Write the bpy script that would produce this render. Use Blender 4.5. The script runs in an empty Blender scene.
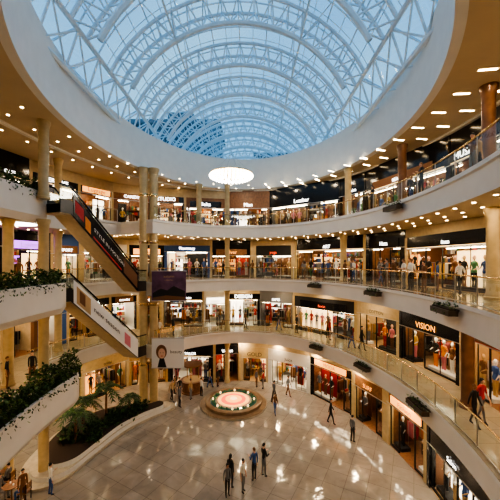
import bpy, bmesh, math, random
from mathutils import Vector, Matrix
random.seed(7)
R=random.Random(11)
scene=bpy.context.scene
# ------------------------------------------------------------------ materials
MATS={}
def nodes_of(m):
    m.use_nodes=True
    nt=m.node_tree
    return nt, nt.nodes['Principled BSDF']
def mat(name,col,rough=.5,metal=0,emit=None,es=0,noise=0,scale=4,bump=0,spec=None):
    if name in MATS: return MATS[name]
    m=bpy.data.materials.new(name); nt,b=nodes_of(m)
    b.inputs['Base Color'].default_value=(*col,1)
    b.inputs['Roughness'].default_value=rough
    b.inputs['Metallic'].default_value=metal
    if spec is not None: b.inputs['Specular IOR Level'].default_value=spec
    if emit: 
        b.inputs['Emission Color'].default_value=(*emit,1); b.inputs['Emission Strength'].default_value=es
    if noise or bump:
        tc=nt.nodes.new('ShaderNodeTexCoord'); n=nt.nodes.new('ShaderNodeTexNoise')
        n.inputs['Scale'].default_value=scale; n.inputs['Detail'].default_value=4
        nt.links.new(tc.outputs['Object'],n.inputs['Vector'])
        if noise:
            r=nt.nodes.new('ShaderNodeValToRGB')
            r.color_ramp.elements[0].position=.3; r.color_ramp.elements[1].position=.7
            r.color_ramp.elements[0].color=(*[c*(1-noise) for c in col],1)
            r.color_ramp.elements[1].color=(*[min(1,c*(1+noise)) for c in col],1)
            nt.links.new(n.outputs['Fac'],r.inputs['Fac']); nt.links.new(r.outputs['Color'],b.inputs['Base Color'])
        if bump:
            bp=nt.nodes.new('ShaderNodeBump'); bp.inputs['Strength'].default_value=bump
            nt.links.new(n.outputs['Fac'],bp.inputs['Height']); nt.links.new(bp.outputs['Normal'],b.inputs['Normal'])
    MATS[name]=m; return m
def glassmat(name,tint,gl=.08,rough=.02,gcol=(1,1,1)):
    m=bpy.data.materials.new(name); m.use_nodes=True; nt=m.node_tree
    for n in list(nt.nodes): nt.nodes.remove(n)
    o=nt.nodes.new('ShaderNodeOutputMaterial'); t=nt.nodes.new('ShaderNodeBsdfTransparent')
    g=nt.nodes.new('ShaderNodeBsdfGlossy'); mx=nt.nodes.new('ShaderNodeMixShader')
    t.inputs[0].default_value=(*tint,1); g.inputs['Roughness'].default_value=rough; g.inputs['Color'].default_value=(*gcol,1)
    mx.inputs[0].default_value=gl
    nt.links.new(t.outputs[0],mx.inputs[1]); nt.links.new(g.outputs[0],mx.inputs[2]); nt.links.new(mx.outputs[0],o.inputs[0])
    MATS[name]=m; return m
def tilemat(name,c1,c2,mortar,scale,rough,bw=1.0,rh=1.0,noisemix=.35,rot=0,spec=.5):
    m=bpy.data.materials.new(name); nt,b=nodes_of(m)
    tc=nt.nodes.new('ShaderNodeTexCoord'); br=nt.nodes.new('ShaderNodeTexBrick')
    mp=nt.nodes.new('ShaderNodeMapping'); mp.inputs['Rotation'].default_value=(0,0,rot)
    br.inputs['Color1'].default_value=(*c1,1); br.inputs['Color2'].default_value=(*c2,1); br.inputs['Mortar'].default_value=(*mortar,1)
    br.inputs['Scale'].default_value=scale; br.inputs['Mortar Size'].default_value=.008
    br.inputs['Brick Width'].default_value=bw; br.inputs['Row Height'].default_value=rh; br.offset=0
    n=nt.nodes.new('ShaderNodeTexNoise'); n.inputs['Scale'].default_value=.9; n.inputs['Detail'].default_value=8; n.inputs['Distortion'].default_value=1.5
    mx=nt.nodes.new('ShaderNodeMix'); mx.data_type='RGBA'; mx.blend_type='MULTIPLY'; mx.inputs[0].default_value=noisemix
    nt.links.new(tc.outputs['Object'],mp.inputs[0]); nt.links.new(mp.outputs[0],br.inputs['Vector']); nt.links.new(tc.outputs['Object'],n.inputs['Vector'])
    nt.links.new(br.outputs['Color'],mx.inputs[6]); nt.links.new(n.outputs['Fac'],mx.inputs[7])
    nt.links.new(mx.outputs[2],b.inputs['Base Color']); b.inputs['Roughness'].default_value=rough; b.inputs['Specular IOR Level'].default_value=spec
    n2=nt.nodes.new('ShaderNodeTexNoise'); n2.inputs['Scale'].default_value=1.6; bp=nt.nodes.new('ShaderNodeBump'); bp.inputs['Strength'].default_value=.05; bp.inputs['Distance'].default_value=.3
    nt.links.new(tc.outputs['Object'],n2.inputs['Vector']); nt.links.new(n2.outputs['Fac'],bp.inputs['Height']); nt.links.new(bp.outputs['Normal'],b.inputs['Normal'])
    MATS[name]=m; return m
mat('white_plaster',(.82,.79,.74),.55,noise=.03,scale=1.5)
mat('fascia_plaster',(.80,.75,.68),.5,noise=.03,scale=1.2)
mat('ceiling_cream',(.64,.51,.33),.6,noise=.05,scale=.8)
mat('wall_cream',(.58,.46,.29),.6,noise=.08)
mat('column_gold',(.58,.44,.24),.3,noise=.1,scale=3)
mat('column_copper',(.20,.10,.055),.3,metal=.2,noise=.2,scale=3)
mat('brass',(.70,.54,.30),.25,metal=.9)
mat('steel',(.6,.58,.55),.3,metal=.9)
mat('truss_white',(.74,.82,.88),.4,noise=.03)
tilemat('marble_floor',(.47,.41,.35),(.41,.355,.305),(.20,.16,.13),.95,.09,rot=.5,spec=1.0,noisemix=.5)
tilemat('gallery_tile',(.52,.43,.30),(.45,.37,.25),(.22,.17,.12),1.1,.12)
glassmat('rail_glass',(.86,.91,.88),.13)
glassmat('shop_glass',(.96,.97,.96),.05)
glassmat('roof_glass',(.36,.66,.86),.05)
mat('dark_metal',(.03,.028,.027),.35,metal=.3)
mat('black_gloss',(.012,.012,.014),.15)
mat('lamp_warm',(1,.8,.5),.5,emit=(1,.80,.50),es=24)
mat('lamp_white',(1,1,1),.5,emit=(1,.93,.8),es=8)
mat('shop_lamp',(1,1,1),.5,emit=(1,.82,.56),es=20)
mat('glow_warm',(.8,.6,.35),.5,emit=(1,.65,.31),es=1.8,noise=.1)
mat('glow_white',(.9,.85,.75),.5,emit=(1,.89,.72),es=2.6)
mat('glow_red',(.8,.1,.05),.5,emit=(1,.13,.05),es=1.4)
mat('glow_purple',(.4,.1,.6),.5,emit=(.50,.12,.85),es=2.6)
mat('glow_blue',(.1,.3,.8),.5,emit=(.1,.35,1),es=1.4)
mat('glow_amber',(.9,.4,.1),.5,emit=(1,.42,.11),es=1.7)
mat('sign_light',(1,1,1),.5,emit=(1,.97,.92),es=5)
mat('wood',(.26,.125,.06),.4,noise=.25,scale=6)
mat('wood_light',(.52,.35,.19),.35,noise=.2,scale=6)
mat('soil',(.05,.03,.02),.9)
mat('leaf_dark',(.022,.055,.012),.6); mat('leaf_mid',(.055,.12,.024),.55); mat('leaf_light',(.13,.21,.045),.5)
mat('planter_bronze',(.10,.075,.05),.5)
GOODS=[('g_white',(.82,.80,.76)),('g_black',(.02,.02,.022)),('g_red',(.5,.03,.03)),('g_brown',(.20,.09,.04)),('g_tan',(.52,.35,.18)),
('g_blue',(.05,.12,.35)),('g_pink',(.65,.22,.27)),('g_grey',(.20,.20,.21)),('g_orange',(.7,.23,.04)),('g_green',(.08,.25,.12)),('g_gold',(.7,.45,.12))]
for n,c in GOODS: mat(n,c,.6)
GN=[n for n,_ in GOODS]+['g_black','g_brown','g_grey','g_white','g_black','g_tan']
for i,c in enumerate([(.72,.45,.32),(.55,.32,.2),(.30,.16,.09)]): mat('skin_%d'%i,c,.5)
# ------------------------------------------------------------------ mesh builder
class MB:
    def __init__(s): s.v=[];s.f=[];s.m=[];s.mn=[];s.M=Matrix.Identity(4)
    def mi(s,n):
        if n not in s.mn: s.mn.append(n)
        return s.mn.index(n)
    def add(s,vs,fs,mt):
        o=len(s.v); M=s.M; k=s.mi(mt)
        for p in vs: s.v.append(tuple(M@Vector(p)))
        for f in fs: s.f.append(tuple(i+o for i in f)); s.m.append(k)
    def quad(s,a,b,c,d,mt): s.add([a,b,c,d],[(0,1,2,3)],mt)
    def bx(s,x0,x1,y0,y1,z0,z1,mt):
        s.add([(x0,y0,z0),(x1,y0,z0),(x1,y1,z0),(x0,y1,z0),(x0,y0,z1),(x1,y0,z1),(x1,y1,z1),(x0,y1,z1)],
        [(0,3,2,1),(4,5,6,7),(0,1,5,4),(1,2,6,5),(2,3,7,6),(3,0,4,7)],mt)
    def tube(s,p,q,r,mt,n=6,r2=None,cap=True):
        p=Vector(p);q=Vector(q);d=q-p
        if d.length<1e-6:return
        d.normalize(); a=d.orthogonal().normalized(); b=d.cross(a); r2=r if r2 is None else r2
        vs=[];fs=[]
        for i in range(n):
            t=2*math.pi*i/n; w=a*math.cos(t)+b*math.sin(t)
            vs.append(p+w*r); vs.append(q+w*r2)
        for i in range(n):
            j=(i+1)%n; fs.append((2*i,2*j,2*j+1,2*i+1))
        if cap: fs.append(tuple(2*i for i in range(n))[::-1]); fs.append(tuple(2*i+1 for i in range(n)))
        s.add(vs,fs,mt)
    def lathe(s,prof,c,mt,n=16,sy=1):
        vs=[];fs=[]
        for r,z in prof:
            for i in range(n):
                t=2*math.pi*i/n; vs.append((c[0]+r*math.cos(t),c[1]+r*sy*math.sin(t),c[2]+z))
        for k in range(len(prof)-1):
            for i in range(n):
                j=(i+1)%n; fs.append((k*n+i,k*n+j,(k+1)*n+j,(k+1)*n+i))
        fs.append(tuple(range(n))[::-1]); fs.append(tuple((len(prof)-1)*n+i for i in range(n)))
        s.add(vs,fs,mt)
    def prism(s,pts,z0,z1,ms,mt_top):
        n=len(pts); vs=[(x,y,z0) for x,y in pts]+[(x,y,z1) for x,y in pts]
        s.add(vs,[(i,(i+1)%n,n+(i+1)%n,n+i) for i in range(n)],ms)
        s.add([(x,y,z1) for x,y in pts],[tuple(range(n))],mt_top)
    def obj(s,name,smooth=False,ang=35):
        me=bpy.data.meshes.new(name); me.from_pydata(s.v,[],s.f)
        for n in s.mn: me.materials.append(MATS[n])
        me.polygons.foreach_set('material_index',s.m); me.update()
        if smooth:
            bm=bmesh.new(); bm.from_mesh(me); bmesh.ops.remove_doubles(bm,verts=bm.verts,dist=1e-4)
            bmesh.ops.recalc_face_normals(bm,faces=bm.faces)
            bm.to_mesh(me); bm.free()
            me.polygons.foreach_set('use_smooth',[True]*len(me.polygons)); me.set_sharp_from_angle(angle=math.radians(ang))
        o=bpy.data.objects.new(name,me); scene.collection.objects.link(o); return o
# ------------------------------------------------------------------ plan curves
CX,CY,A=-0.8,15.0,9.2
def sm(x,a,b):
    x=max(0,min(1,(x-a)/(b-a))); return x*x*(3-2*x)
def extra(lv,t):
    t=t%360; e=0
    if lv in(1,2,3):
        e+=4.0*sm(t,139,142.5)*(1-sm(t,169,173))
        w=sm(t,165,173)*(1-sm(t,225,245))
        e+={1:-.3,2:.5,3:1.7}[lv]*w
    return e
def P(lv,t,off=0):
    o=off+extra(lv,t); r=math.radians(t); b=13.5 if math.sin(r)>0 else 14.65
    return (CX+(A+o)*math.cos(r), CY+(b+o)*math.sin(r))
def PO(t,off): # plain ellipse
    r=math.radians(t); b=13.5 if math.sin(r)>0 else 14.65
    return (CX+(A+off)*math.cos(r), CY+(b+off)*math.sin(r))
Z={0:0,1:5.0,2:10.0,3:15.0}; TH=1.1; CEIL=19.2; RT=22.4
OUT=11.0
def gallery(lv):
    z=Z[lv]; mb=MB(); N=360
    inn=[P(lv,i) for i in range(N)]; lip=[P(lv,i,-.10) for i in range(N)]; out=[PO(i,OUT) for i in range(N)]
    for i in range(N):
        j=(i+1)%N; a,b,c,d=inn[i],inn[j],out[j],out[i]; la,lb=lip[i],lip[j]
        mb.quad((*la,z),(*lb,z),(*c,z),(*d,z),'gallery_tile')
        mb.quad((*a,z-TH),(*b,z-TH),(*c,z-TH),(*d,z-TH),'ceiling_cream')
        mb.quad((*la,z),(*lb,z),(*lb,z-.16),(*la,z-.16),'white_plaster')
        mb.quad((*la,z-.16),(*lb,z-.16),(*b,z-.2),(*a,z-.2),'white_plaster')
        mb.quad((*a,z-.2),(*b,z-.2),(*b,z-TH),(*a,z-TH),'fascia_plaster')
    return mb.obj('gallery_floor',True)
for lv in(1,2,3): gallery(lv)
mb=MB(); N=120; pts=[PO(i*3,OUT) for i in range(N)]
mb.add([(x,y,0) for x,y in pts],[tuple(range(N))],'marble_floor'); mb.obj('floor')
mb=MB()
for i in range(N):
    a=pts[i];b=pts[(i+1)%N]; mb.quad((*a,0),(*b,0),(*b,RT),(*a,RT),'wall_cream')
mb.obj('wall_perimeter')
# ceiling with oval opening + drum ring
def PR(t,off=0):
    r=math.radians(t); return (-.65+(9.35+off)*math.cos(r), 18.2+(13.4+off)*math.sin(r))
mb=MB(); N=240
for i in range(N):
    t0,t1=i*360/N,(i+1)*360/N
    a,b=PR(t0),PR(t1); a2,b2=PR(t0,.35),PR(t1,.35); c,d=PO(t1,OUT),PO(t0,OUT)
    mb.quad((*a2,CEIL),(*b2,CEIL),(*c,CEIL),(*d,CEIL),'ceiling_cream')
    mb.quad((*a,CEIL+.06),(*b,CEIL+.06),(*b2,CEIL),(*a2,CEIL),'white_plaster')
    mb.quad((*a,CEIL+.06),(*b,CEIL+.06),(*b,RT),(*a,RT),'white_plaster')
    a3,b3=PR(t0,1.2),PR(t1,1.2)
    mb.quad((*a,RT),(*b,RT),(*b3,RT),(*a3,RT),'white_plaster')
mb.obj('ceiling',True)
mb=MB()
for i in range(N):
    t0,t1=i*360/N,(i+1)*360/N
    a3,b3=PR(t0,1.2),PR(t1,1.2)
    def far(t):
        r=math.radians(t); return (CX+26*math.cos(r),25+34*math.sin(r))
    c,d=far(t1),far(t0)
    mb.quad((*a3,RT),(*b3,RT),(*c,RT),(*d,RT),'white_plaster')
mb.obj('roof_deck')
mb=MB()
for off in (3.3,):
    for i in range(N):
        t0,t1=i*360/N,(i+1)*360/N
        a,b,c,d=PO(t0,off),PO(t1,off),PO(t1,off+.25),PO(t0,off+.25)
        mb.quad((*a,CEIL-.12),(*b,CEIL-.12),(*c,CEIL-.12),(*d,CEIL-.12),'white_plaster')
        mb.quad((*a,CEIL-.12),(*b,CEIL-.12),(*b,CEIL),(*a,CEIL),'white_plaster')
mb.obj('trim_1',True)
# ------------------------------------------------------------------ glass barrel roof (circular-segment profile)
VH,VRISE,VZ=8.4,5.2,23.9
VRAD=(VH*VH+VRISE*VRISE)/(2*VRISE); VCZ=VZ+VRISE-VRAD; VA=math.asin(VH/VRAD)
def V(s,y,inset=0):
    a=s*VA; return Vector((CX+(VRAD-inset)*math.sin(a),y,VCZ+(VRAD-inset)*math.cos(a)))
NS=20; ss=[-1+2*i/NS for i in range(NS+1)]
ys=[.67+i*1.08 for i in range(53)]
EX=11.2
mb=MB()
for k in range(0,len(ys)-2,2):
    for i in range(NS): mb.quad(V(ss[i],ys[k]),V(ss[i+1],ys[k]),V(ss[i+1],ys[k+2]),V(ss[i],ys[k+2]),'roof_glass')
    for s in(-1,1):
        q=V(s,0); ex=CX+s*EX
        mb.quad((ex,ys[k],RT),(ex,ys[k+2],RT),(q.x,ys[k+2],q.z),(q.x,ys[k],q.z),'roof_glass')
mb.obj('glass_roof')
mb=MB()
for k,y in enumerate(ys):
    r=.05 if k%2==0 else .026
    for i in range(NS): mb.tube(V(ss[i],y,.03),V(ss[i+1],y,.03),r,'truss_white',4,cap=False)
    if k%2==0:
        for s in(-1,1): q=V(s,y); mb.tube((CX+s*EX,y,RT),q,.06,'truss_white',4)
for i,s in enumerate(ss): mb.tube(V(s,ys[0],.05),V(s,ys[-1],.05),.05 if i%2==0 else .028,'truss_white',4,cap=False)
for s in(-1,1):
    q=V(s,0); xm=(CX+s*EX+q.x)/2; zm=(RT+q.z)/2; mb.tube((xm,ys[0],zm),(xm,ys[-1],zm),.05,'truss_white',4)
mb.obj('roof_glazing_frame')
TY=[7.15+4.32*i for i in range(11)]
for y in TY:
    mb=MB(); M_=18; q=[-1+2*i/M_ for i in range(M_+1)]
    for i in range(M_):
        a,b=q[i],q[i+1]; m=(a+b)/2
        for dy in(-.75,.75): mb.tube(V(a,y+dy,.2),V(b,y+dy,.2),.12,'truss_white',6,cap=False)
        mb.tube(V(a,y,1.45),V(b,y,1.45),.17,'truss_white',6,cap=False)
        for dy in(-.75,.75):
            mb.tube(V(a,y+dy,.2),V(m,y,1.45),.055,'truss_white',4,cap=False)
            mb.tube(V(m,y,1.45),V(b,y+dy,.2),.055,'truss_white',4,cap=False)
        mb.tube(V(a,y-.75,.2),V(a,y+.75,.2),.045,'truss_white',4,cap=False)
    mb.obj('roof_arch_truss',True)
for s in(-1,1):
    mb=MB(); q=V(s,0,.2); x=q.x; zt=q.z; zb=zt-2.0; xb=CX+s*(VH+.5)
    mb.tube((x,ys[0],zt),(x,ys[-1],zt),.14,'truss_white',6); mb.tube((xb,ys[0],zb),(xb,ys[-1],zb),.14,'truss_white',6)
    y=ys[0]
    while y+2.16<=ys[-1]+.01:
        mb.tube((x,y,zt),(xb,y,zb),.07,'truss_white',5); mb.tube((x,y,zt),(xb,y+2.16,zb),.055,'truss_white',5); mb.tube((xb,y,zb),(x,y+2.16,zt),.055,'truss_white',5)
        mb.tube((xb,y,zb),(CX+s*EX,y,RT-.1),.06,'truss_white',5)
        y+=2.16
    mb.obj('roof_side_girder')
mb=MB()
for s,w in((-.5,.09),(.5,.09)):
    for k in range(len(TY)-1):
        y0,y1=TY[k],TY[k+1]; ym=(y0+y1)/2
        mb.tube(V(s,y0,1.45),V(s,y1,1.45),.07,'truss_white',5,cap=False)
        for q in(-w,w):
            mb.tube(V(s,y0,1.45),V(s+q,ym,.1),.035,'truss_white',4,cap=False); mb.tube(V(s+q,ym,.1),V(s,y1,1.45),.035,'truss_white',4,cap=False)
mb.obj('roof_lattice_girder')
# neighbouring buildings outside
mat('outside_stone',(.13,.16,.20),.8,noise=.1); mat('outside_window',(.03,.05,.08),.2)
mb=MB(); mb.bx(-36,-10,92,110,-5,54,'outside_stone')
for zz in range(8,54,4):
    for xx in range(-35,-11,3): mb.bx(xx,xx+1.9,91.9,92,zz,zz+2.4,'outside_window')
mb.bx(-37,-9,91,111,54,55,'outside_stone'); mb.bx(-26,-18,95,104,55,59,'outside_stone')
mb.obj('neighbouring_tower')
mb=MB(); mb.bx(2,26,98,118,-5,46,'outside_stone')
for zz in range(8,46,4):
    for xx in range(3,25,3): mb.bx(xx,xx+1.9,97.9,98,zz,zz+2.4,'outside_window')
mb.bx(1,27,97,119,46,47,'outside_stone'); mb.obj('neighbouring_tower')
# ------------------------------------------------------------------ text
TC={}
def text_geo(w):
    if w in TC: return TC[w]
    c=bpy.data.curves.new('t','FONT'); c.body=w; c.size=1; c.resolution_u=2
    o=bpy.data.objects.new('t',c); scene.collection.objects.link(o)
    dg=bpy.context.evaluated_depsgraph_get(); me=bpy.data.meshes.new_from_object(o.evaluated_get(dg))
    vs=[(v.co.x,v.co.y) for v in me.vertices]; fs=[tuple(p.vertices) for p in me.polygons]
    x0=min(v[0] for v in vs);x1=max(v[0] for v in vs)
    vs=[(x-x0,y) for x,y in vs]; bpy.data.objects.remove(o); bpy.data.meshes.remove(me)
    TC[w]=(vs,fs,x1-x0); return TC[w]
def sign(mb,w,xc,y,z,h,maxw,mt):
    vs,fs,L=text_geo(w); s=h/.72
    if L*s>maxw: s=maxw/L
    mb.add([(xc+(x-L/2)*s,y,z+yy*s) for x,yy in vs],fs,mt)
def mannequin(mb,x,y,z,body,top,bot,arm=.0):
    mb.lathe([(.05,0),(.06,.03),(.045,.3),(.075,.55),(.09,.8)],(x-.08,y,z),bot,6)
    mb.lathe([(.05,0),(.06,.03),(.045,.3),(.075,.55),(.09,.8)],(x+.08,y,z),bot,6)
    mb.lathe([(.15,.78),(.17,.88),(.12,1.08),(.17,1.3),(.15,1.4),(.05,1.45)],(x,y,z),top,8,.65)
    mb.lathe([(.04,1.44),(.045,1.5),(.085,1.58),(.09,1.66),(.05,1.75)],(x,y,z),body,8)
    for sgn in(-1,1):
        mb.tube((x+sgn*.17,y,z+1.36),(x+sgn*(.25+arm*.1),y,z+1.08),.045,top,5,.035)
        mb.tube((x+sgn*(.25+arm*.1),y,z+1.08),(x+sgn*.2,y-.12-arm,z+.84+arm),.035,body,5,.022)
# ------------------------------------------------------------------ shops
WORDS=['Fashion','SHOES','Denim','STUDIO','jewels','BEAUTY','Optics','SPORT','Boutique','CAFE','BOOKS','Kids','PERFUME','Leather','GALLERY','Travel','MODA','WATCHES','home','Silk','VISION','Atelier',
'COTTON','Bags','TAILOR','linen','Toys','MUSIC','florist','GIFTS','Tea House','CAMERA','Men','WOMEN','bridal','SWIM','Lights','CANDY','Salon','OUTDOOR','Paper','CERAMICS','Hats','SURF','Pharmacy','BAKERY','Luggage','ART','yoga','CHOCOLATE','Scarves','DESIGN','baby','GOLD','Knit','RUNNER','Skin Care','ARCADE','Belts','MARKET','Juice','CRAFT','Silver','DANCE','Velvet','NOVA','Pearl','CLOCKS','Coats','TREND']
random.shuffle(WORDS)
STY=[('black_gloss','sign_light','glow_warm','wood','wood'),('black_gloss','sign_light','glow_white','g_grey','wood_light'),('g_white','g_black','glow_white','g_white','g_white'),
('wood','sign_light','glow_warm','wood','wood_light'),('black_gloss','glow_amber','glow_amber','g_brown','wood_light'),('g_tan','g_white','glow_warm','g_tan','wood_light'),
('black_gloss','sign_light','glow_warm','g_brown','g_tan'),('wall_cream','g_black','glow_warm','wall_cream','wood_light'),('g_black','glow_red','glow_white','g_grey','g_grey'),
('glow_white','g_black','glow_white','g_white','g_white'),('wood','glow_amber','glow_warm','wood','wood'),('glow_purple','g_white','glow_purple','g_black','wood'),('g_brown','sign_light','glow_warm','wall_cream','wood'),('black_gloss','sign_light','glow_white','g_white','g_white'),
('g_red','sign_light','glow_warm','g_tan','wood'),('glow_amber','g_black','glow_warm','wood','wood'),('g_grey','sign_light','glow_white','g_grey','g_tan'),('column_gold','g_black','glow_warm','g_tan','g_tan'),('g_blue','sign_light','glow_white','g_white','wood_light')]
def shop(p_left,p_right,z,H,style,word):
    mb=MB(); u=Vector((p_right[0]-p_left[0],p_right[1]-p_left[1],0)); w=u.length; u.normalize(); n=Vector((-u.y,u.x,0))
    mb.M=Matrix(((u.x,n.x,0,p_left[0]),(u.y,n.y,0,p_left[1]),(0,0,1,z),(0,0,0,1)))
    fm,sg,gl,iw,fl=STY[style]; h=H-.03 if R.random()<.45 else 3.3; d=2.9; e=.02
    mb.bx(0,w,0,d,0.0,e,fl)
    mb.bx(0,w,d,d+.08,0,h,iw); mb.bx(0,.08,.2,d,0,h,iw); mb.bx(w-.08,w,.2,d,0,h,iw)
    mb.bx(0,w,.0,d,h-.06,h,iw)
    if H>h+.1: mb.bx(0,w,-.02,.25,h,H-.01,'wall_cream')
    fh=R.choice([2.25,2.45,2.65]); lit=fm.startswith('glow')
    base='g_white' if fm=='glow_white' else ('black_gloss' if lit else fm)
    mb.bx(0,w,-.05,.2,fh,h,base)
    if lit: mb.bx(w*.12,w*.88,-.1,-.05,fh+.12,min(fh+.68,h-.05),fm)
    elif R.random()<.4: # signs on a raised panel
        mb.bx(w*.14,w*.86,-.1,-.05,fh+.1,min(fh+.7,h-.04),R.choice(['black_gloss','g_brown','wood','black_gloss']) if sg!='g_black' else 'g_white')
    mb.bx(0,w,-.09,-.05,fh,fh+.04,'steel')
    sh=R.choice([.24,.3,.38]); sign(mb,word,w/2,-.115,fh+.22,sh,w*R.choice([.4,.5,.65]),sg)
    if sg=='sign_light' and R.random()<.35: mb.bx(.25,w-.25,-.1,-.08,fh+.06,fh+.1,'glow_warm')
    pm=R.choice([base,base,'wall_cream','column_gold']) if fm!='glow_white' else 'g_white'
    pw=R.choice([.15,.25,.4])
    for x in(0,w-pw): mb.bx(x,x+pw,-.08,.25,0,h,pm)
    dw=R.choice([1.0,1.4]); dc=R.choice([.35,.5,.65])*w; xs=[pw,max(pw,dc-dw/2),min(w-pw,dc+dw/2),w-pw]
    for a,b in((xs[0],xs[1]),(xs[2],xs[3])):
        if b-a>.3:
            mb.quad((a,.08,.12),(b,.08,.12),(b,.08,fh),(a,.08,fh),'shop_glass')
            mb.bx(a,b,.04,.12,0,.12,'dark_metal' if fm!='g_white' else 'steel')
            mb.bx(a-.02,a+.03,.04,.12,.1,fh,'dark_metal'); mb.bx(b-.03,b+.02,.04,.12,.1,fh,'dark_metal')
            if b-a>.9: mb.bx((a+b)/2-.015,(a+b)/2+.015,.06,.1,.1,fh,'dark_metal')
            m=max(1,int((b-a)/.6))
            mb.bx(a+.05,b-.05,.25,.85,0.02,.22,R.choice(['g_white','wood','g_black']))
            mb.bx(a+.05,b-.05,.3,.40,fh-.08,fh-.04,'shop_lamp')
            for k in range(m):
                xx=a+(b-a)*(k+.5)/m
                mannequin(mb,xx,.6,.22,R.choice(['g_white','skin_0','g_tan']),R.choice(GN),R.choice(GN),R.choice([0,.12]))
            rr=R.random()
            if rr<.22 and b-a>.7:
                ax=a+.12; bxx=a+.12+min(.9,(b-a)*.55)
                mb.bx(ax,bxx,.14,.17,.5,2.1,R.choice(['g_red','glow_amber','glow_white','g_tan','g_pink','g_blue']))
                mannequin(mb,(ax+bxx)/2,.135,.55,'g_tan','g_black','g_brown')
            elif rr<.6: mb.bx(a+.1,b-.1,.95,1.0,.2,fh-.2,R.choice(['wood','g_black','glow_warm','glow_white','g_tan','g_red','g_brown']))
    nb=max(2,int(w/1.2)); bw=(w-.3)/nb
    for k in range(nb):
        x0=.15+k*bw
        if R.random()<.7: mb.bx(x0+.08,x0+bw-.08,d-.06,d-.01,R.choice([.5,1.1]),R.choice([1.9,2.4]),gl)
        for s in range(4):
            zz=.45+s*.55; mb.bx(x0+.05,x0+bw-.05,d-.45,d-.06,zz,zz+.04,'wood' if gl!='glow_white' else 'g_white')
            xx=x0+.1
            while xx<x0+bw-.25:
                ww=R.uniform(.08,.28); mb.bx(xx,xx+ww,d-.38,d-.12,zz+.04,zz+.04+R.uniform(.15,.46),R.choice(GN)); xx+=ww+R.uniform(.02,.08)
    for sx in [.5+i*1.5 for i in range(int((w-1)/1.5)+1)]:
        mb.tube((sx,1.1,1.55),(sx,2.3,1.55),.015,'steel',5); mb.tube((sx,1.1,0),(sx,1.1,1.55),.015,'steel',5); mb.tube((sx,2.3,0),(sx,2.3,1.55),.015,'steel',5)
        yy=1.16
        c=R.choice(GN)
        while yy<2.25:
            if R.random()<.35: c=R.choice(GN)
            mb.bx(sx-.22,sx+.22,yy,yy+.04,1.5-R.uniform(.6,1.05),1.5,c); yy+=.075
    tx=w*.5; mb.bx(tx-.5,tx+.5,1.3,1.9,.72,.78,'wood_light')
    for a in(-.45,.41):
        for b in(1.34,1.82): mb.bx(tx+a,tx+a+.04,b,b+.04,.02,.72,'dark_metal')
    for k in range(6): 
        x0=tx-.45+k*.15; mb.bx(x0,x0+.11,1.4,1.75,.78,.78+R.uniform(.04,.2),R.choice(GN))
    for yy in(.9,2.0): mb.bx(w*.15,w*.85,yy,yy+.12,h-.1,h-.07,'shop_lamp')
    for k in range(3):
        xx=w*(.2+.3*k); mb.tube((xx,.45,h-.18),(xx,.5,h-.07),.05,'shop_lamp',6)
    return mb.obj('shop_front')
BASE={0:.9,1:2.8,2:3.5,3:3.6}
def soff(lv,t):
    t=t%360; l=sm(t,105,140)*(1-sm(t,250,290)); return BASE[lv]+l*((5.6 if lv else 5.2)-BASE[lv]*.55)
def arc(lv,t0,t1,n,big=()):
    fine=[]; L=[0]; k=800
    for i in range(k+1):
        t=t0+(t1-t0)*i/k; fine.append(PO(t,soff(lv,t)))
        if i: L.append(L[-1]+math.dist(fine[-1],fine[-2]))
    ws=[(2.0 if i in big else R.choice([.7,.9,1,1.2,1.45])) for i in range(n)]; tot=sum(ws); cum=[0]
    for w_ in ws: cum.append(cum[-1]+w_/tot)
    out=[];j=0
    for c in cum:
        s=L[-1]*c
        while j<k and L[j]<s-1e-6: j+=1
        out.append(fine[j])
    return out
cnt=0
BIG={0:(),1:(4,),2:(2,4),3:(3,5)}
for lv,n in((0,18),(1,18),(2,17),(3,17)):
    pts=arc(lv,-28,212,n,BIG[lv]); H=(Z[lv+1]-TH if lv<3 else CEIL)-Z[lv]
    prev=-1
    for i in range(n):
        st=R.randrange(len(STY))
        while st==prev or st==11: st=R.randrange(len(STY))
        prev=st
        if lv==3 and 2<=i<=8: st=R.choice([0,1,6,0,13,12,3])
        if lv==2 and 2<=i<=4: st=R.choice([0,6])
        mx_,my_=(pts[i][0]+pts[i+1][0])/2,(pts[i][1]+pts[i+1][1])/2
        if lv==2 and mx_<-13 and 16.5<my_<22.5: st=11
        shop(pts[i+1],pts[i],Z[lv],H,st,WORDS[cnt%len(WORDS)]); cnt+=1
    mb=MB(); ts=[212+i*(120/24) for i in range(25)]
    pp=[PO(t,soff(lv,t)) for t in ts]
    for a,b in zip(pp[:-1],pp[1:]): mb.quad((*a,Z[lv]),(*b,Z[lv]),(*b,Z[lv]+H),(*a,Z[lv]+H),'wall_cream')
    mb.obj('wall_near')
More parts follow.
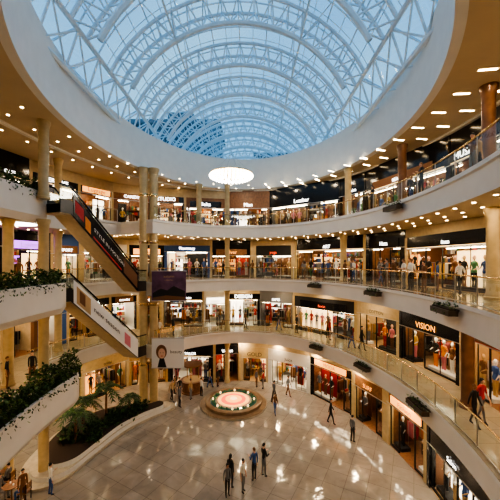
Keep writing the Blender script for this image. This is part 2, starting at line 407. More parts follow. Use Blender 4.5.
# ------------------------------------------------------------------ balustrades
def rail(lv,t0,t1,name='glass_balustrade'):
    mb=MB(); z=Z[lv]; n=int(abs(t1-t0)/1.5); ps=[P(lv,t0+(t1-t0)*i/n,.08) for i in range(n+1)]
    acc=0; 
    for i in range(n):
        a,b=ps[i],ps[i+1]
        mb.quad((*a,z+.08),(*b,z+.08),(*b,z+1.0),(*a,z+1.0),'rail_glass')
        mb.tube((*a,z+1.08),(*b,z+1.08),.035,'brass',6,cap=False)
        mb.tube((*a,z+.06),(*b,z+.06),.03,'steel',4,cap=False)
        if acc<=0:
            mb.tube((*a,z),(*a,z+1.08),.025,'steel',5); acc=1.3
        acc-=math.dist(a,b)
    mb.obj(name)
for lv in(1,2,3): rail(lv,-88,138); rail(lv,142.6,168.5)
def leaf(mb,c,s,mt,droop=0):
    d=Vector((R.gauss(0,1),R.gauss(0,1),R.gauss(0,.8)-droop)).normalized(); a=d.orthogonal().normalized()
    a=(Matrix.Rotation(R.uniform(0,6.28),3,d)@a); c=Vector(c)
    p=[c,c+d*s*.5+a*s*.25,c+d*s,c+d*s*.5-a*s*.25]
    mb.add(p,[(0,1,2,3)],mt)
LM=['leaf_dark','leaf_mid','leaf_mid','leaf_dark','leaf_light']
def bush(mb,c,r,hh,n,s):
    for _ in range(n):
        th=R.uniform(0,6.28); q=R.random()**.5; zz=R.random()
        rr=r*q*(1-.55*zz)
        leaf(mb,(c[0]+rr*math.cos(th),c[1]+rr*math.sin(th),c[2]+zz*hh),s*R.uniform(.6,1.3),R.choice(LM))
for lv,dens in((1,1.8),(2,1.15),(3,1.1)):
    mb=MB(); z=Z[lv]; ts=[172.5+i*1.5 for i in range(50)]
    def pr(t,o): return P(lv,t,o)
    h=.45
    for i in range(len(ts)-1):
        a,b=ts[i],ts[i+1]
        A0,A1=pr(a,-.28),pr(b,-.28); B0,B1=pr(a,.55),pr(b,.55); C0,C1=pr(a,-.16),pr(b,-.16); D0,D1=pr(a,.45),pr(b,.45); F0,F1=pr(a,-.02),pr(b,-.02)
        mb.quad((*A0,z+h),(*A1,z+h),(*A1,z-.9),(*A0,z-.9),'fascia_plaster')
        mb.quad((*A0,z-.9),(*A1,z-.9),(*F1,z-1.25),(*F0,z-1.25),'fascia_plaster')
        mb.quad((*F0,z-1.25),(*F1,z-1.25),(*pr(b,.3),z-1.1),(*pr(a,.3),z-1.1),'ceiling_cream')
        mb.quad((*A0,z+h),(*A1,z+h),(*C1,z+h),(*C0,z+h),'white_plaster')
        mb.quad((*C0,z+h),(*C1,z+h),(*C1,z+h-.1),(*C0,z+h-.1),'white_plaster')
        mb.quad((*C0,z+h-.1),(*C1,z+h-.1),(*D1,z+h-.1),(*D0,z+h-.1),'soil')
        mb.quad((*D0,z+h),(*D1,z+h),(*B1,z+h),(*B0,z+h),'white_plaster')
        mb.quad((*B0,z+h),(*B1,z+h),(*B1,z),(*B0,z),'white_plaster')
    a=ts[0]
    mb.quad((*pr(a,-.28),z+h),(*pr(a,.55),z+h),(*pr(a,.55),z-.0),(*pr(a,-.28),z-.9),'fascia_plaster')
    mb.obj('balcony_planter',True)
    mb=MB(); t=173
    while t<238:
        p=P(lv,t,.1)
        bush(mb,(p[0],p[1],z+.32),.4,R.uniform(.4,.85)*dens,int(95*dens),.18)
        p=P(lv,t,-.3)
        for k in range(7): leaf(mb,(p[0]+R.uniform(-.1,.1),p[1]+R.uniform(-.3,.3),z+.45-R.random()**2*.4),.15,R.choice(LM),1)
        t+=1.3
    mb.obj('planter_foliage')
def trough(lv,t,hang=True):
    mb=MB(); a=P(lv,t-3,-.3); b=P(lv,t+3,-.3); u=Vector((b[0]-a[0],b[1]-a[1],0)); w=u.length; u.normalize(); n=Vector((-u.y,u.x,0))
    mb.M=Matrix(((u.x,n.x,0,a[0]),(u.y,n.y,0,a[1]),(0,0,1,Z[lv]-.28),(0,0,0,1)))
    mb.bx(0,w,-.16,.2,-.22,.0,'planter_bronze'); mb.bx(.04,w-.04,-.1,.14,.0,.05,'soil'); mb.bx(-.03,w+.03,-.19,-.16,-.02,.05,'planter_bronze')
    mb.bx(.2,.26,-.28,-.14,-.1,.0,'dark_metal')
    mb.bx(w-.26,w-.2,-.28,-.14,-.1,.0,'dark_metal')
    for k in range(int(w/.16)):
        bush(mb,(.1+k*.16,0,.02),.2,.22,9,.13)
        for q in range(2): leaf(mb,(.1+k*.16,.2,-R.random()*.2),.12,R.choice(LM),1)
    mb.obj('hanging_planter_trough')
for lv,ts in((2,(-11,17,47)),(1,(-2,22,46)),(3,(8,))):
    for t in ts: trough(lv,t)
# ------------------------------------------------------------------ columns
def column(x,y,z0,z1,r,mt,name='round_column',bands=()):
    mb=MB()
    prof=[(r*1.3,0),(r*1.3,.12),(r*1.15,.16),(r*1.15,.26),(r,.32)]
    H=z1-z0; prof+=[(r,H-.45),(r*1.12,H-.4),(r*1.12,H-.3),(r*1.35,H-.12),(r*1.35,H)]
    mb.lathe(prof,(x,y,z0),mt,20)
    for b in bands: mb.lathe([(r*1.08,b-.12),(r*1.12,b-.05),(r*1.12,b+.05),(r*1.08,b+.12)],(x,y,z0),'brass',20)
    return mb.obj(name,True)
column(-8.62,24.3,0,CEIL,.33,'column_gold',bands=(3.4,8.2,13.2,17))
column(-7.86,24.5,0,CEIL,.33,'column_gold',bands=(3.4,8.2,13.2,17))
for lv in(0,1,2,3):
    z1=(Z[lv+1]-TH) if lv<3 else CEIL
    column(-2.2,28.95,Z[lv],z1,.22,'column_gold')
    for t in {0:(),1:(-5,),2:(-8,40),3:(-7,17,38,112)}[lv]:
        x,y=PO(t,2.0 if lv>1 else 1.5); column(x,y,Z[lv],z1,.26,'column_copper' if (lv==3 or (lv==1)) and t<30 else 'column_gold')
    for x,y in((-11.15,16.2),(-12.9,16.0),(-14.2,22.2))[::1 if lv<3 else 2]: 
        column(x,y,Z[lv],z1,.25,'column_gold')
# ------------------------------------------------------------------ escalators
def escalator(zt,zb,ad):
    T=Vector((-10.9,17.2,zt)); B=Vector((-8.95,23.0,zb)); h=Vector((B.x-T.x,B.y-T.y,0)); L=h.length; h.normalize(); s=Vector((h.y,-h.x,0))
    D=zt-zb; mb=MB()
    M=Matrix(((h.x,s.x,0,T.x),(h.y,s.y,0,T.y),(0,0,1,zb),(0,0,0,1))); mb.M=M
    path=[(-.5,D),(.15,D),(L-.3,0.05),(L+.7,0.0)]
    W=.62
    def band(o0,o1,y0,y1,mt):
        for (xa,za),(xb,zb_) in zip(path[:-1],path[1:]):
            vs=[(xa,y0,za+o0),(xb,y0,zb_+o0),(xb,y0,zb_+o1),(xa,y0,za+o1),(xa,y1,za+o0),(xb,y1,zb_+o0),(xb,y1,zb_+o1),(xa,y1,za+o1)]
            mb.add(vs,[(0,1,2,3),(7,6,5,4),(0,4,5,1),(3,2,6,7),(0,3,7,4),(1,5,6,2)],mt)
    cl={'dark':'black_gloss','white':'g_white'}[ad]
    for sg in(-1,1):
        y=sg*W
        band(-.65,.12,y-.04,y+.04,'dark_metal')
        band(.12,.90,y-.012,y+.012,'rail_glass')
        band(.90,.97,y-.05,y+.05,'black_gloss')
    band(-.7,-.64,-W,W,'wall_cream')
    band(-.2,-.15,-W+.05,W-.05,'dark_metal')
    n=22
    for i in range(n):
        x0=.15+(L-.45)*i/n; x1=.15+(L-.45)*(i+1)/n; z=D-(D-.05)*(i+1)/n
        mb.bx(x0,x1,-.48,.48,z-.25,z+.03,'steel'); mb.bx(x0,x0+.03,-.48,.48,z+.03,z+.035,'g_gold')
    y=W+.07; sl=-(D-.05)/(L-.45)
    def par(xa,xb,o0,o1,mt,yy):
        za=D+sl*(xa-.15); zb_=D+sl*(xb-.15)
        mb.quad((xa,yy,za+o0),(xb,yy,zb_+o0),(xb,yy,zb_+o1),(xa,yy,za+o1),mt)
    par(.3,L-.3,-.62,.72,cl,y)
    if ad=='dark':
        par(.4,1.0,-.3,.45,'g_red',y+.01); par(1.1,1.5,-.55,.2,'g_orange',y+.01)
        par(4.3,L-.4,-.5,.5,'g_brown',y+.01); par(1.7,4.1,-.55,-.42,'g_red',y+.01)
    else:
        par(.5,1.5,-.5,.5,'g_tan',y+.01); par(.7,1.1,-.3,.4,'g_brown',y+.015); par(4.4,5.0,-.4,.4,'g_pink',y+.01); 
    wd='STYLE IN MOTION' if ad=='dark' else 'new season'
    vs,fs,Lw=text_geo(wd); sc=min(.34/.72,2.6/Lw)
    mb.add([(1.75+x*sc,y+.02,D+sl*(1.75+x*sc-.15)-.08+yy*sc) for x,yy in vs],fs,'g_white' if ad=='dark' else 'g_black')
    mb.obj('escalator')
escalator(15,10,'dark'); escalator(10,5,'white')
def banner(x0,x1,y,z0,z1,kind):
    mb=MB(); 
    mb.bx(x0,x1,y,y+.04,z0,z1,'banner_purple' if kind else 'banner_white')
    mb.tube((x0-.05,y+.02,z1),(x1+.05,y+.02,z1),.04,'steel'); mb.tube((x0-.05,y+.02,z0),(x1+.05,y+.02,z0),.04,'steel')
    mb.tube((x0+.1,y+.02,z1),(x0+.1,y+.02,z1+.5),.012,'steel'); mb.tube((x1-.1,y+.02,z1),(x1-.1,y+.02,z1+.5),.012,'steel')
    f=y-.006; xc=(x0+x1)/2; zc=(z0+z1)/2
    if kind:
        mb.add([(x0+.08,f,z0+.08),(x1-.08,f,z0+.08),(x1-.08,f,z0+.75),(x0+1.7,f,z0+1.15),(x0+1.2,f,z0+.8),(x0+.7,f,z0+.95),(x0+.08,f,z0+.6)],[tuple(range(7))],'g_black')
        mb.add([(x0+.08,f-.003,z0+.08),(x1-.08,f-.003,z0+.08),(x1-.08,f-.003,z0+.3),(x0+1.1,f-.003,z0+.42),(x0+.08,f-.003,z0+.25)],[tuple(range(5))],'g_brown')
        sign(mb,'autumn',xc,f-.004,z1-.5,.2,1.2,'g_tan'); sign(mb,'collection',xc,f-.004,z1-.75,.12,1.0,'g_tan')
    else:
        def disc(cx,cz,rx,rz,mt,dy,n=20): mb.add([(cx+rx*math.cos(6.283*i/n),f-dy,cz+rz*math.sin(6.283*i/n)) for i in range(n)],[tuple(range(n))],mt)
        disc(x0+.75,zc+.1,.42,.55,'g_brown',0); disc(x0+.78,zc-.02,.28,.4,'skin_0',.003); disc(x0+.68,zc+.03,.04,.02,'g_black',.006); disc(x0+.88,zc+.03,.04,.02,'g_black',.006); disc(x0+.78,zc-.22,.08,.03,'g_red',.006)
        mb.quad((x0+.45,f-.002,z0+.05),(x0+1.15,f-.002,z0+.05),(x0+.95,f-.002,zc-.4),(x0+.62,f-.002,zc-.4),'g_black')
        sign(mb,'beauty',x1-.6,f-.004,zc,.25,1,'g_black')
    mb.obj('advertising_banner')
mat('banner_purple',(.14,.07,.13),.6,noise=.5,scale=1.2); mat('banner_white',(.8,.78,.76),.6)
banner(-7.6,-4.95,23.2,8.6,10.9,True); banner(-7.6,-5.1,23.2,3.4,5.7,False)
# ------------------------------------------------------------------ downlights
def downlights(z,rows,name,t0=-88,t1=268,lv=None,strip=False,sp=1.15,edge=P):
    mb=MB()
    for off in rows:
        L=0; prev=None; t=t0
        while t<t1:
            p=edge(lv,t,off) if edge is P else edge(t,off)
            if prev: L+=math.dist(p,prev)
            prev=p
            if L>=sp:
                L=0
                if strip and math.cos(math.radians(t))>.2:
                    q=edge(lv,t+.5,off) if edge is P else edge(t+.5,off); u=Vector((q[0]-p[0],q[1]-p[1],0)).normalized(); n=Vector((-u.y,u.x,0)); c=Vector((*p,z))
                    a=.05;b=.34
                    mb.quad(c-u*a-n*b,c+u*a-n*b,c+u*a+n*b,c-u*a+n*b,'lamp_warm')
                else:
                    mb.add([(p[0]+.075*math.cos(k*1.047),p[1]+.075*math.sin(k*1.047),z) for k in range(6)],[tuple(range(6))],'lamp_warm')
            t+=.25
    mb.obj(name)
for lv in(1,2,3): downlights(Z[lv]-TH-.012,(.5,1.5,2.5) ,'recessed_downlights',lv=lv,strip=False,sp=1.3)
downlights(CEIL-.012,(1.2,2.5,4.4),'recessed_downlights',strip=True,sp=1.7,edge=PO)
def area(x,y,z,size,power,col=(1,.76,.48)):
    l=bpy.data.lights.new('gallery_lamp','AREA'); l.shape='DISK'; l.size=size; l.energy=power; l.color=col
    o=bpy.data.objects.new('gallery_lamp',l); o.location=(x,y,z); scene.collection.objects.link(o)
for lv in(1,2,3,4):
    z=(Z[lv]-TH if lv<4 else CEIL)-.05
    for k in range(13):
        t=-32+k*20.3; off=1.4 if lv>1 else .45
        if 100<t<260: off=(4.9 if lv<4 else 4.4)
        if lv==1 and 100<t<260: off=3.6
        x,y=PO(t,off); area(x,y,z,.3,50)
    for t in(172,185,198,212):
        if lv<4: x,y=PO(t,2.2); area(x,y,z,.3,30)
mb=MB(); 
mb.lathe([(1.15,.0),(1.25,-.05),(1.35,-.05),(1.4,.0)],(-13.6,17.4,Z[3]-TH-.01),'white_plaster',32); mb.lathe([(1.1,-.02),(1.12,-.03)],(-13.6,17.4,Z[3]-TH-.06),'lamp_white',32); mb.obj('round_cove_light')
# ------------------------------------------------------------------ chandelier
mb=MB(); c=(-1.25,20.0,17.2)
mb.lathe([(1.35,.22),(1.42,.24),(1.42,.3),(1.35,.32)],c,'brass',36)
for ring,(r,z,n) in enumerate([(1.4,.12,36),(1.22,.02,30),(.97,-.05,24),(.68,-.1,16),(.35,-.14,8)]):
    for i in range(n):
        t=6.283*i/n+ring*.1; x,y=c[0]+r*math.cos(t),c[1]+r*math.sin(t)
        mb.lathe([(.02,.09),(.075,.04),(.075,-.03),(.015,-.11)],(x,y,c[2]+z),'lamp_white',6)
        mb.tube((x,y,c[2]+z+.08),(x,y,c[2]+.27),.01,'brass',3)
for k in range(6): 
    a=k*math.pi/3; mb.tube((c[0]+1.4*math.cos(a),c[1]+1.4*math.sin(a),c[2]+.27),(c[0],c[1],c[2]+1.6),.008,'steel',4)
    mb.tube((c[0],c[1],c[2]+.27),(c[0]+1.4*math.cos(a),c[1]+1.4*math.sin(a),c[2]+.27),.02,'brass',4)
for r in(.35,.68,.97,1.22):
    for i in range(24):
        a,b=6.283*i/24,6.283*(i+1)/24; mb.tube((c[0]+r*math.cos(a),c[1]+r*math.sin(a),c[2]+.27),(c[0]+r*math.cos(b),c[1]+r*math.sin(b),c[2]+.27),.015,'brass',3)
mb.tube((c[0],c[1],c[2]+1.6),(c[0],c[1],VZ+VRISE-1.3),.008,'steel',4)
mb.obj('crystal_chandelier')
l=bpy.data.lights.new('chandelier_lamp','POINT'); l.energy=300; l.color=(1,.88,.72); l.shadow_soft_size=.6
o=bpy.data.objects.new('chandelier_lamp',l); o.location=(c[0],c[1],c[2]-.9); scene.collection.objects.link(o)
# ------------------------------------------------------------------ ground features
mb=MB(); c=(-1.35,24.6,0)
mat('stone_pale',(.50,.43,.33),.35,noise=.15); mat('stone_brown',(.26,.17,.10),.3,noise=.15)
mat('water',(.06,.16,.13),.05)
mb.lathe([(2.7,0),(2.7,.12),(2.3,.12),(2.3,.34),(2.22,.38),(1.95,.38),(1.9,.3)],c,'stone_brown',48)
mb.lathe([(2.73,.02),(2.73,.08)],c,'stone_pale',48)
mb.lathe([(1.9,.30),(1.86,.305)],c,'water',48)
for r,m in((1.5,'stone_pale'),(1.35,'glow_amber'),(1.05,'glow_red'),(.7,'glow_amber'),(.3,'glow_warm')):
    mb.lathe([(r,.3),(r*.95,.34+.08*(1.6-r)),(r*.85,.34+.08*(1.6-r))],c,m,32)
for i in range(24):
    a=6.283*i/24; mb.lathe([(.05,.3),(.08,.4),(.05,.48)],(c[0]+1.68*math.cos(a),c[1]+1.68*math.sin(a),0),'glow_warm' if i%3==0 else 'g_green',6)
mb.obj('round_fountain',True)
def cr(pts,n=6):
    out=[];N=len(pts)
    for i in range(N):
        p0,p1,p2,p3=[Vector(pts[(i+k-1)%N]) for k in range(4)]
        for j in range(n):
            t=j/n; out.append(tuple(.5*((2*p1)+(p2-p0)*t+(2*p0-5*p1+4*p2-p3)*t*t+(3*p1-p0-3*p2+p3)*t**3)))
    return out
ol=[(-9.9,16.2),(-9.3,18),(-8.6,20.3),(-7.5,22.0),(-6.4,23.2),(-6.8,24.0),(-8.0,23.3),(-10.6,22.8),(-12.4,20.5),(-12.4,17.5),(-11.2,15.8)]
sp=cr(ol); cx=sum(p[0] for p in sp)/len(sp); cy=sum(p[1] for p in sp)/len(sp)
def shr(k): return [(cx+(x-cx)*k,cy+(y-cy)*k) for x,y in sp]
mb=MB(); mb.prism(shr(1.14),0,.14,'stone_pale','stone_pale'); mb.prism(shr(1.04),.14,.40,'white_plaster','stone_pale'); mb.prism(shr(.9),.40,.68,'white_plaster','soil'); mb.obj('curved_stone_planter')
LM=['leaf_dark','leaf_dark','leaf_mid','leaf_dark']
mb=MB()
for _ in range(22):
    q=R.uniform(0,.70); i=int(R.random()*len(sp)); x=cx+(sp[i][0]-cx)*q; y=cy+(sp[i][1]-cy)*q
    bush(mb,(x,y,.65),R.uniform(.3,.5),R.uniform(.4,1.0),110,.24)
mb.obj('indoor_shrubs')
def palm(x,y,z,h,n=16,L=1.5):
    mb=MB(); mb.tube((x,y,z),(x+.05,y,z+h),.09,'wood',8,.06)
    for k in range(n):
        a=6.283*k/n+R.uniform(-.2,.2); el=R.uniform(.2,1.1); prev=None; d=Vector((math.cos(a),math.sin(a),0)); sd=Vector((-d.y,d.x,0))
        for j in range(9):
            s=j/8; p=Vector((x+.05,y,z+h))+d*L*s*math.cos(el*.6)+Vector((0,0,L*(s*math.sin(el)-s*s*.9)))
            if prev is not None:
                mb.tube(prev,p,.012,'leaf_mid',3,cap=False)
                for sg in(-1,1):
                    w=.38*(1-abs(s-.45)); q=p+sd*sg*w+Vector((0,0,-.12))+d*.12
                    mb.add([prev,p,q],[(0,1,2)],R.choice(LM))
            prev=p
    mb.obj('palm_tree')
palm(-10.6,18.2,.68,1.7,14,1.2); palm(-9.9,20.6,.68,2.3,14,1.2); palm(-11.3,20.3,.68,1.5,14,1.2); palm(-8.8,21.8,.68,1.1,12,.9)
mb=MB(); k=(-5.2,27.0,0)
mb.lathe([(1.0,0),(1.0,.1),(.9,.12),(.9,.95),(1.05,1.0),(1.05,1.06)],k,'wood',24); mb.lathe([(.8,1.06),(.8,1.07)],k,'g_tan',24)
for a in(.5,2.6,4.7): mb.tube((k[0]+.6*math.cos(a),k[1]+.6*math.sin(a),1),(k[0]+.6*math.cos(a),k[1]+.6*math.sin(a),2.4),.04,'brass')
mb.lathe([(.8,2.3),(.9,2.34),(.9,2.45),(.7,2.5)],k,'g_brown',24); mb.obj('information_kiosk',True)
def chair(x,y,z,yaw):
    mb=MB(); mb.M=Matrix.Translation((x,y,z))@Matrix.Rotation(yaw,4,'Z')
    mb.bx(-.21,.21,-.2,.22,.42,.46,'wood')
    for a in(-.19,.16):
        for b in(-.18,.18): mb.bx(a,a+.03,b,b+.03,0,.42,'dark_metal')
        mb.bx(a,a+.03,.19,.22,.46,.88,'dark_metal')
    mb.bx(-.19,.19,.195,.215,.6,.86,'wood'); mb.obj('cafe_chair')
def table(x,y,z):
    mb=MB(); mb.lathe([(.24,0),(.22,.03),(.035,.05),(.03,.7),(.1,.72),(.36,.73),(.36,.76)],(x,y,z),'wood',20); 
    mb.lathe([(.03,.76),(.04,.84)],(x+.12,y-.05,z),'g_white',8); mb.lathe([(.03,.76),(.04,.84)],(x-.12,y+.08,z),'g_white',8); mb.obj('cafe_table',True)
# ------------------------------------------------------------------ people
def person(x,y,z,yaw,top='g_black',bot='g_blue',hair='g_black',skin='skin_0',pose='stand',h=1.72,sleeve='long',long_hair=False,slim=.84):
    pts=[];rad=[];edges=[];em=[]
    def v(p,r): pts.append(Vector(p)); rad.append(r if isinstance(r,tuple) else(r,r)); return len(pts)-1
    def e(a,b,m): edges.append((a,b)); em.append(m)
    sit=pose=='sit'; dz=-.43 if sit else 0
    st=.16 if pose=='walk' else .02
    pel=v((0,0,.96+dz),(.15,.11)); sp=v((0,0,1.14+dz),(.125,.095)); ch=v((0,.01,1.33+dz),(.16,.11)); nb=v((0,.01,1.45+dz),(.08,.07)); nk=v((0,-.005,1.55+dz),(.052,.052))
    e(pel,sp,top);e(sp,ch,top);e(ch,nb,top);e(nb,nk,skin)
    for s in(-1,1):
        sh=v((s*.18,.01,1.40+dz),(.06,.06)); e(nb,sh,top)
        sw=s*(.16 if pose=='walk' else .02)
        if pose=='talk' and s==1 or sit or pose=='lean':
            el=v((s*.23,-.04,1.14+dz),(.046,.046)); wr=v((s*.17,-.27,1.12+dz+(.02 if sit else .06)),(.032,.032)); pm=v((s*.155,-.35,1.14+dz+(.0 if sit else .08)),(.036,.022)); fd=Vector((-.1*s,-1,.15)); 
        else:
            el=v((s*.225,.03-sw*.4,1.13+dz),(.046,.046)); wr=v((s*.235,-.03-sw*1.1,.89+dz),(.032,.032)); pm=v((s*.235,-.05-sw*1.2,.81+dz),(.022,.036)); fd=Vector((0,-.2,-1))
        am=top if sleeve=='long' else skin
        e(sh,el,top); e(el,wr,am); e(wr,pm,skin)
        fd.normalize(); sd=fd.cross(Vector((1,0,0)) if abs(fd.z)>.5 else Vector((0,0,1))).normalized()
        for k,(o,L) in enumerate(((-.028,.068),(-.01,.08),(.01,.075),(.028,.058))):
            a=v(pts[pm]+sd*o+fd*.035,(.009,.009)); b=v(pts[a]+fd*L*.5+Vector((-.008*s,0,0)),(.0085,.0085)); c2=v(pts[b]+(fd+Vector((-.35*s,0,0))).normalized()*L*.5,(.0075,.0075))
            e(pm,a,skin);e(a,b,skin);e(b,c2,skin)
        a=v(pts[pm]-sd*.04-fd*.02,(.01,.01)); b=v(pts[a]-sd*.02+fd*.04,(.009,.009)); e(pm,a,skin); e(a,b,skin)
        hp=v((s*.09,0,.90+dz),(.1,.1)); e(pel,hp,bot)
        if sit: kn=v((s*.12,-.43,.49),(.068,.068)); an=v((s*.12,-.40,.1),(.042,.042)); to=v((s*.13,-.55,.045),(.045,.035)); he=v((s*.12,-.37,.045),(.038,.035))
        else:
            f=-s*st; kn=v((s*.10,-f*.9-.02,.50),(.066,.066)); an=v((s*.10,-f*1.7+.03,.10),(.042,.042)); to=v((s*.12,-f*1.7-.13,.045),(.045,.035)); he=v((s*.10,-f*1.7+.05,.045),(.038,.035))
        e(hp,kn,bot);e(kn,an,bot);e(an,to,'g_black');e(an,he,'g_black')
    me=bpy.data.meshes.new('sk'); me.from_pydata([tuple(p) for p in pts],edges,[]); o=bpy.data.objects.new('sk',me); scene.collection.objects.link(o)
    sk=o.modifiers.new('s','SKIN'); sk.branch_smoothing=.3
    if not me.skin_vertices:
        bm=bmesh.new(); bm.from_mesh(me); bm.verts.layers.skin.verify(); bm.to_mesh(me); bm.free()
    for i,d in enumerate(me.skin_vertices[0].data): d.radius=rad[i]; d.use_root=(i==0)
    sb=o.modifiers.new('b','SUBSURF'); sb.levels=1
    dg=bpy.context.evaluated_depsgraph_get(); me2=bpy.data.meshes.new_from_object(o.evaluated_get(dg)); bpy.data.objects.remove(o)
    mb=MB(); S=h/1.72; mb.M=Matrix.Translation((x,y,z))@Matrix.Rotation(yaw,4,'Z')@Matrix.Diagonal((S*slim,S*slim,S,1))
    vs=[tuple(q.co) for q in me2.vertices]; groups={}
    for p in me2.polygons:
        c=Vector(p.center); best=None;bd=9
        for (a,b),m in zip(edges,em):
            pa,pb=pts[a],pts[b]; ab=pb-pa; t=max(0,min(1,(c-pa).dot(ab)/max(1e-9,ab.length_squared))); d=(c-(pa+ab*t)).length-.5*(rad[a][0]*(1-t)+rad[b][0]*t)
            if d<bd: bd=d;best=m
        groups.setdefault(best,[]).append(tuple(p.vertices))
    for q in vs: mb.v.append(tuple(mb.M@Vector(q)))
    for m,fs in groups.items():
        k=mb.mi(m)
        for f in fs: mb.f.append(f); mb.m.append(k)
    bpy.data.meshes.remove(me2)
    hz=1.63+dz
    nu,nv=14,9; hv=[];hf=[]
    for j in range(nv+1):
        ph=math.pi*j/nv
        for i in range(nu):
            th=2*math.pi*i/nu; X=math.sin(ph)*math.cos(th);Y=math.sin(ph)*math.sin(th);Zz=math.cos(ph)
            k=1-.28*max(0,-Zz)
            px,py,pz=X*.078*k,Y*.098*(k if Y>0 else 1-.1*max(0,-Zz)),Zz*.118
            if Y<-.8 and abs(X)<.3 and -.45<Zz<.2: py-=.022
            hv.append((px,py-.01,pz+hz))
    for j in range(nv):
        for i in range(nu):
            q=(i+1)%nu; hf.append((j*nu+i,(j+1)*nu+i,(j+1)*nu+q,j*nu+q))
    mb.add(hv,hf,skin)
    hv=[];hf=[]; low=-.9 if long_hair else -.15
    for j in range(8):
        for i in range(nu):
            th=2*math.pi*i/nu; back=.5+.5*math.sin(th); z0=.45*(1-back)+low*back; Zz=1+(z0-1)*j/7; rr=math.sqrt(max(0,1-min(1,Zz*Zz))) if Zz>0 else 1-(.1 if long_hair else .15)*abs(Zz)
            hv.append((math.cos(th)*rr*.09,math.sin(th)*rr*.11-.004,Zz*.128*(1.5 if long_hair and Zz<0 else 1)+hz+.006))
    for j in range(7):
        for i in range(nu):
            q=(i+1)%nu; hf.append((j*nu+i,(j+1)*nu+i,(j+1)*nu+q,j*nu+q))
    mb.add(hv,hf,hair)
    for s in(-1,1):
        mb.lathe([(.004,-.008),(.011,0),(.004,.008)],(s*.03,-.098,hz+.008),'g_black',6)
        mb.lathe([(.006,-.028),(.013,0),(.014,.02),(.004,.03)],(s*.079,.0,hz-.01),skin,6)
    mb.bx(-.022,.022,-.103,-.09,hz-.056,hz-.048,'g_red')
    ob=mb.obj('shopper',True,60); return ob
T=['g_black','g_white','g_grey','g_blue','g_black','g_tan','g_brown','g_red']
Bt=['g_black','g_blue','g_grey','g_brown','g_black']
def ppl(lv,t,off,yaw,pose='stand',**k):
    x,y=P(lv,t,off); kw=dict(top=R.choice(T),bot=R.choice(Bt),hair=R.choice(['g_black','g_brown','g_black']),skin=R.choice(['skin_0','skin_0','skin_1','skin_2']),sleeve=R.choice(['long','short']),long_hair=R.random()<.4,h=R.uniform(1.6,1.8)); kw.update(k)
    person(x,y,Z[lv],yaw,pose=pose,**kw)
person(-1.0,15.35,0,2.6,'g_black','g_black','g_black','skin_1','talk',1.76,long_hair=True)
person(-.35,15.1,0,1.0,'g_white','g_grey','g_black','skin_0','stand',1.68,'short')
person(.22,15.9,0,-2.6,'g_blue','g_black','g_brown','skin_0','talk',1.75)
person(.75,16.2,0,2.2,'g_black','g_grey','g_black','skin_0','lean',1.8)
person(-1.12,14.85,0,.4,'g_grey','g_black','g_black','skin_1','stand',1.62,long_hair=True)
for t,off,yw,ps in((36,1.0,2,'stand'),(34,1.5,-1,'talk'),(32,.7,1.9,'lean'),(29,.6,1.9,'lean'),(27,.6,1.8,'lean'),(24,1.8,.5,'walk'),(20,1.2,.4,'walk'),(16,.6,1.7,'lean'),(14,.7,1.4,'lean'),(13.2,1.9,1,'stand'),(12,1.6,2.8,'talk'),(10,.7,1.5,'lean'),(7,.6,1.6,'lean'),(5,.9,2.4,'talk'),(3.6,1.6,1,'stand'),(2,.6,1.4,'lean'),(-2,1.7,3.,'walk'),(45,1.3,3,'walk'),(55,.7,2.2,'lean'),(57,1.2,0,'stand'),(72,1.4,1,'walk'),(84,.7,2.6,'lean')):
    ppl(2,t,off,-yw if ps=='lean' else yw,ps)
for t,off,yw,ps in((-11,.8,.3,'walk'),(-9.5,1.3,.2,'walk'),(-13,1.6,2.6,'stand'),(30,1.4,1,'walk'),(33,1.0,1.6,'walk'),(44,1.3,1,'stand'),(46,1.6,3,'talk'),(70,1.2,2,'walk'),(60,1.0,2,'stand'),(88,1.2,1,'walk')): ppl(1,t,off,yw,ps)
for t,off,yw,ps in((-12,.6,-1.5,'lean'),(-10,1.1,1.5,'stand'),(3,.6,-1.5,'lean'),(10,1.2,3,'walk'),(22,.6,-1.3,'lean'),(28,.6,-1.2,'lean'),(46,1,1,'stand'),(66,1.2,2,'walk'),(118,1.3,1,'walk'),(100,1.0,2,'stand')): ppl(3,t,off,yw,ps)
for lv in(1,2):
    for t,off,yw,ps in((176,3.4,1,'walk'),(178,2.9,2,'stand'),(175,2.2,.4,'walk'),(100,1.2,2.4,'walk'),(126,1.1,1.4,'stand'),(132,1.3,.4,'walk')): ppl(lv,t,off,yw,ps)
for x,y,yw,ps in((-5.0,25.3,1,'stand'),(-4.2,25.9,2.4,'talk'),(-6.0,25.6,.3,'walk'),(-3.7,27.7,2,'walk'),(.6,27.8,1,'stand'),(2.0,24.8,2.2,'walk'),(5.8,21.5,1.2,'walk'),(-10.9,14.4,1,'stand'),(-9.9,14.9,2.5,'talk'),(1.2,27.4,-2,'talk'),(-3.0,27.9,1,'stand'),(-6.6,26.3,2,'talk'),(3.3,25.9,1,'walk'),(-5.6,23.9,2,'stand'),(1.9,22.8,.4,'walk'),(-6.5,25.0,1,'walk'),(6.6,19.3,2.1,'stand')):
    person(x,y,0,yw,R.choice(T),R.choice(Bt),'g_black',R.choice(['skin_0','skin_1']),ps,R.uniform(1.6,1.8))
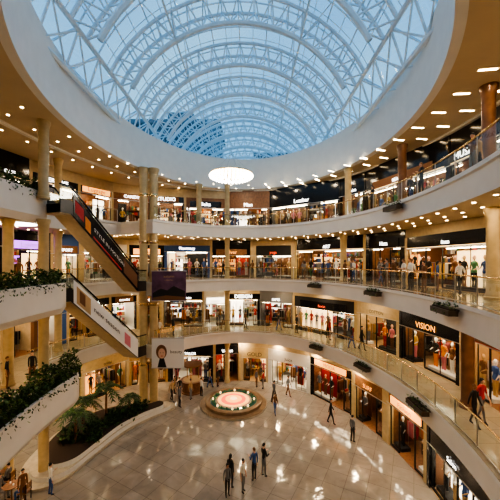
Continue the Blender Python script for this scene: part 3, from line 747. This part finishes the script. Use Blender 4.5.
for x,y in((-11.6,14.6),(-12.2,13.2),(-13.0,15.4)):
    table(x,y,0)
    for s in(-1,1):
        chair(x+s*.62,y,0,-s*math.pi/2+ (0)); 
        person(x+s*.60,y,0,-s*math.pi/2,R.choice(['g_black','g_grey','g_brown']),R.choice(Bt),'g_black','skin_0','sit',1.7)
# ------------------------------------------------------------------ world & camera
w=bpy.data.worlds.new('sky'); scene.world=w; w.use_nodes=True; nt=w.node_tree; bg=nt.nodes['Background']
tc=nt.nodes.new('ShaderNodeTexCoord'); sx=nt.nodes.new('ShaderNodeSeparateXYZ'); rp=nt.nodes.new('ShaderNodeValToRGB'); nz=nt.nodes.new('ShaderNodeTexNoise'); nz.inputs['Scale'].default_value=2.2; nz.inputs['Detail'].default_value=6
rp.color_ramp.elements[0].position=0; rp.color_ramp.elements[0].color=(.80,.90,1,1); rp.color_ramp.elements[1].position=.95; rp.color_ramp.elements[1].color=(.28,.50,.80,1)
cr2=nt.nodes.new('ShaderNodeValToRGB'); cr2.color_ramp.elements[0].position=.42; cr2.color_ramp.elements[1].position=.68
mx=nt.nodes.new('ShaderNodeMix'); mx.data_type='RGBA'; mx.inputs[7].default_value=(.85,.93,1,1)
mm=nt.nodes.new('ShaderNodeMath'); mm.operation='MULTIPLY'; mm.inputs[1].default_value=.8
nt.links.new(tc.outputs['Generated'],sx.inputs[0]); nt.links.new(sx.outputs['Z'],rp.inputs[0]); nt.links.new(tc.outputs['Generated'],nz.inputs['Vector'])
nt.links.new(nz.outputs['Fac'],cr2.inputs[0]); nt.links.new(cr2.outputs[0],mm.inputs[0]); nt.links.new(mm.outputs[0],mx.inputs[0])
nt.links.new(rp.outputs[0],mx.inputs[6]); nt.links.new(mx.outputs[2],bg.inputs[0]); bg.inputs[1].default_value=1.2
try: scene.view_settings.look='AgX - High Contrast'
except Exception as ex: print(ex)
cd=bpy.data.cameras.new('camera'); cam=bpy.data.objects.new('camera',cd); scene.collection.objects.link(cam)
cam.location=(0,0,11.6); cam.rotation_euler=(math.pi/2,0,0); cd.sensor_width=36; cd.lens=21.6; cd.shift_y=.024; cd.clip_end=400
scene.camera=cam
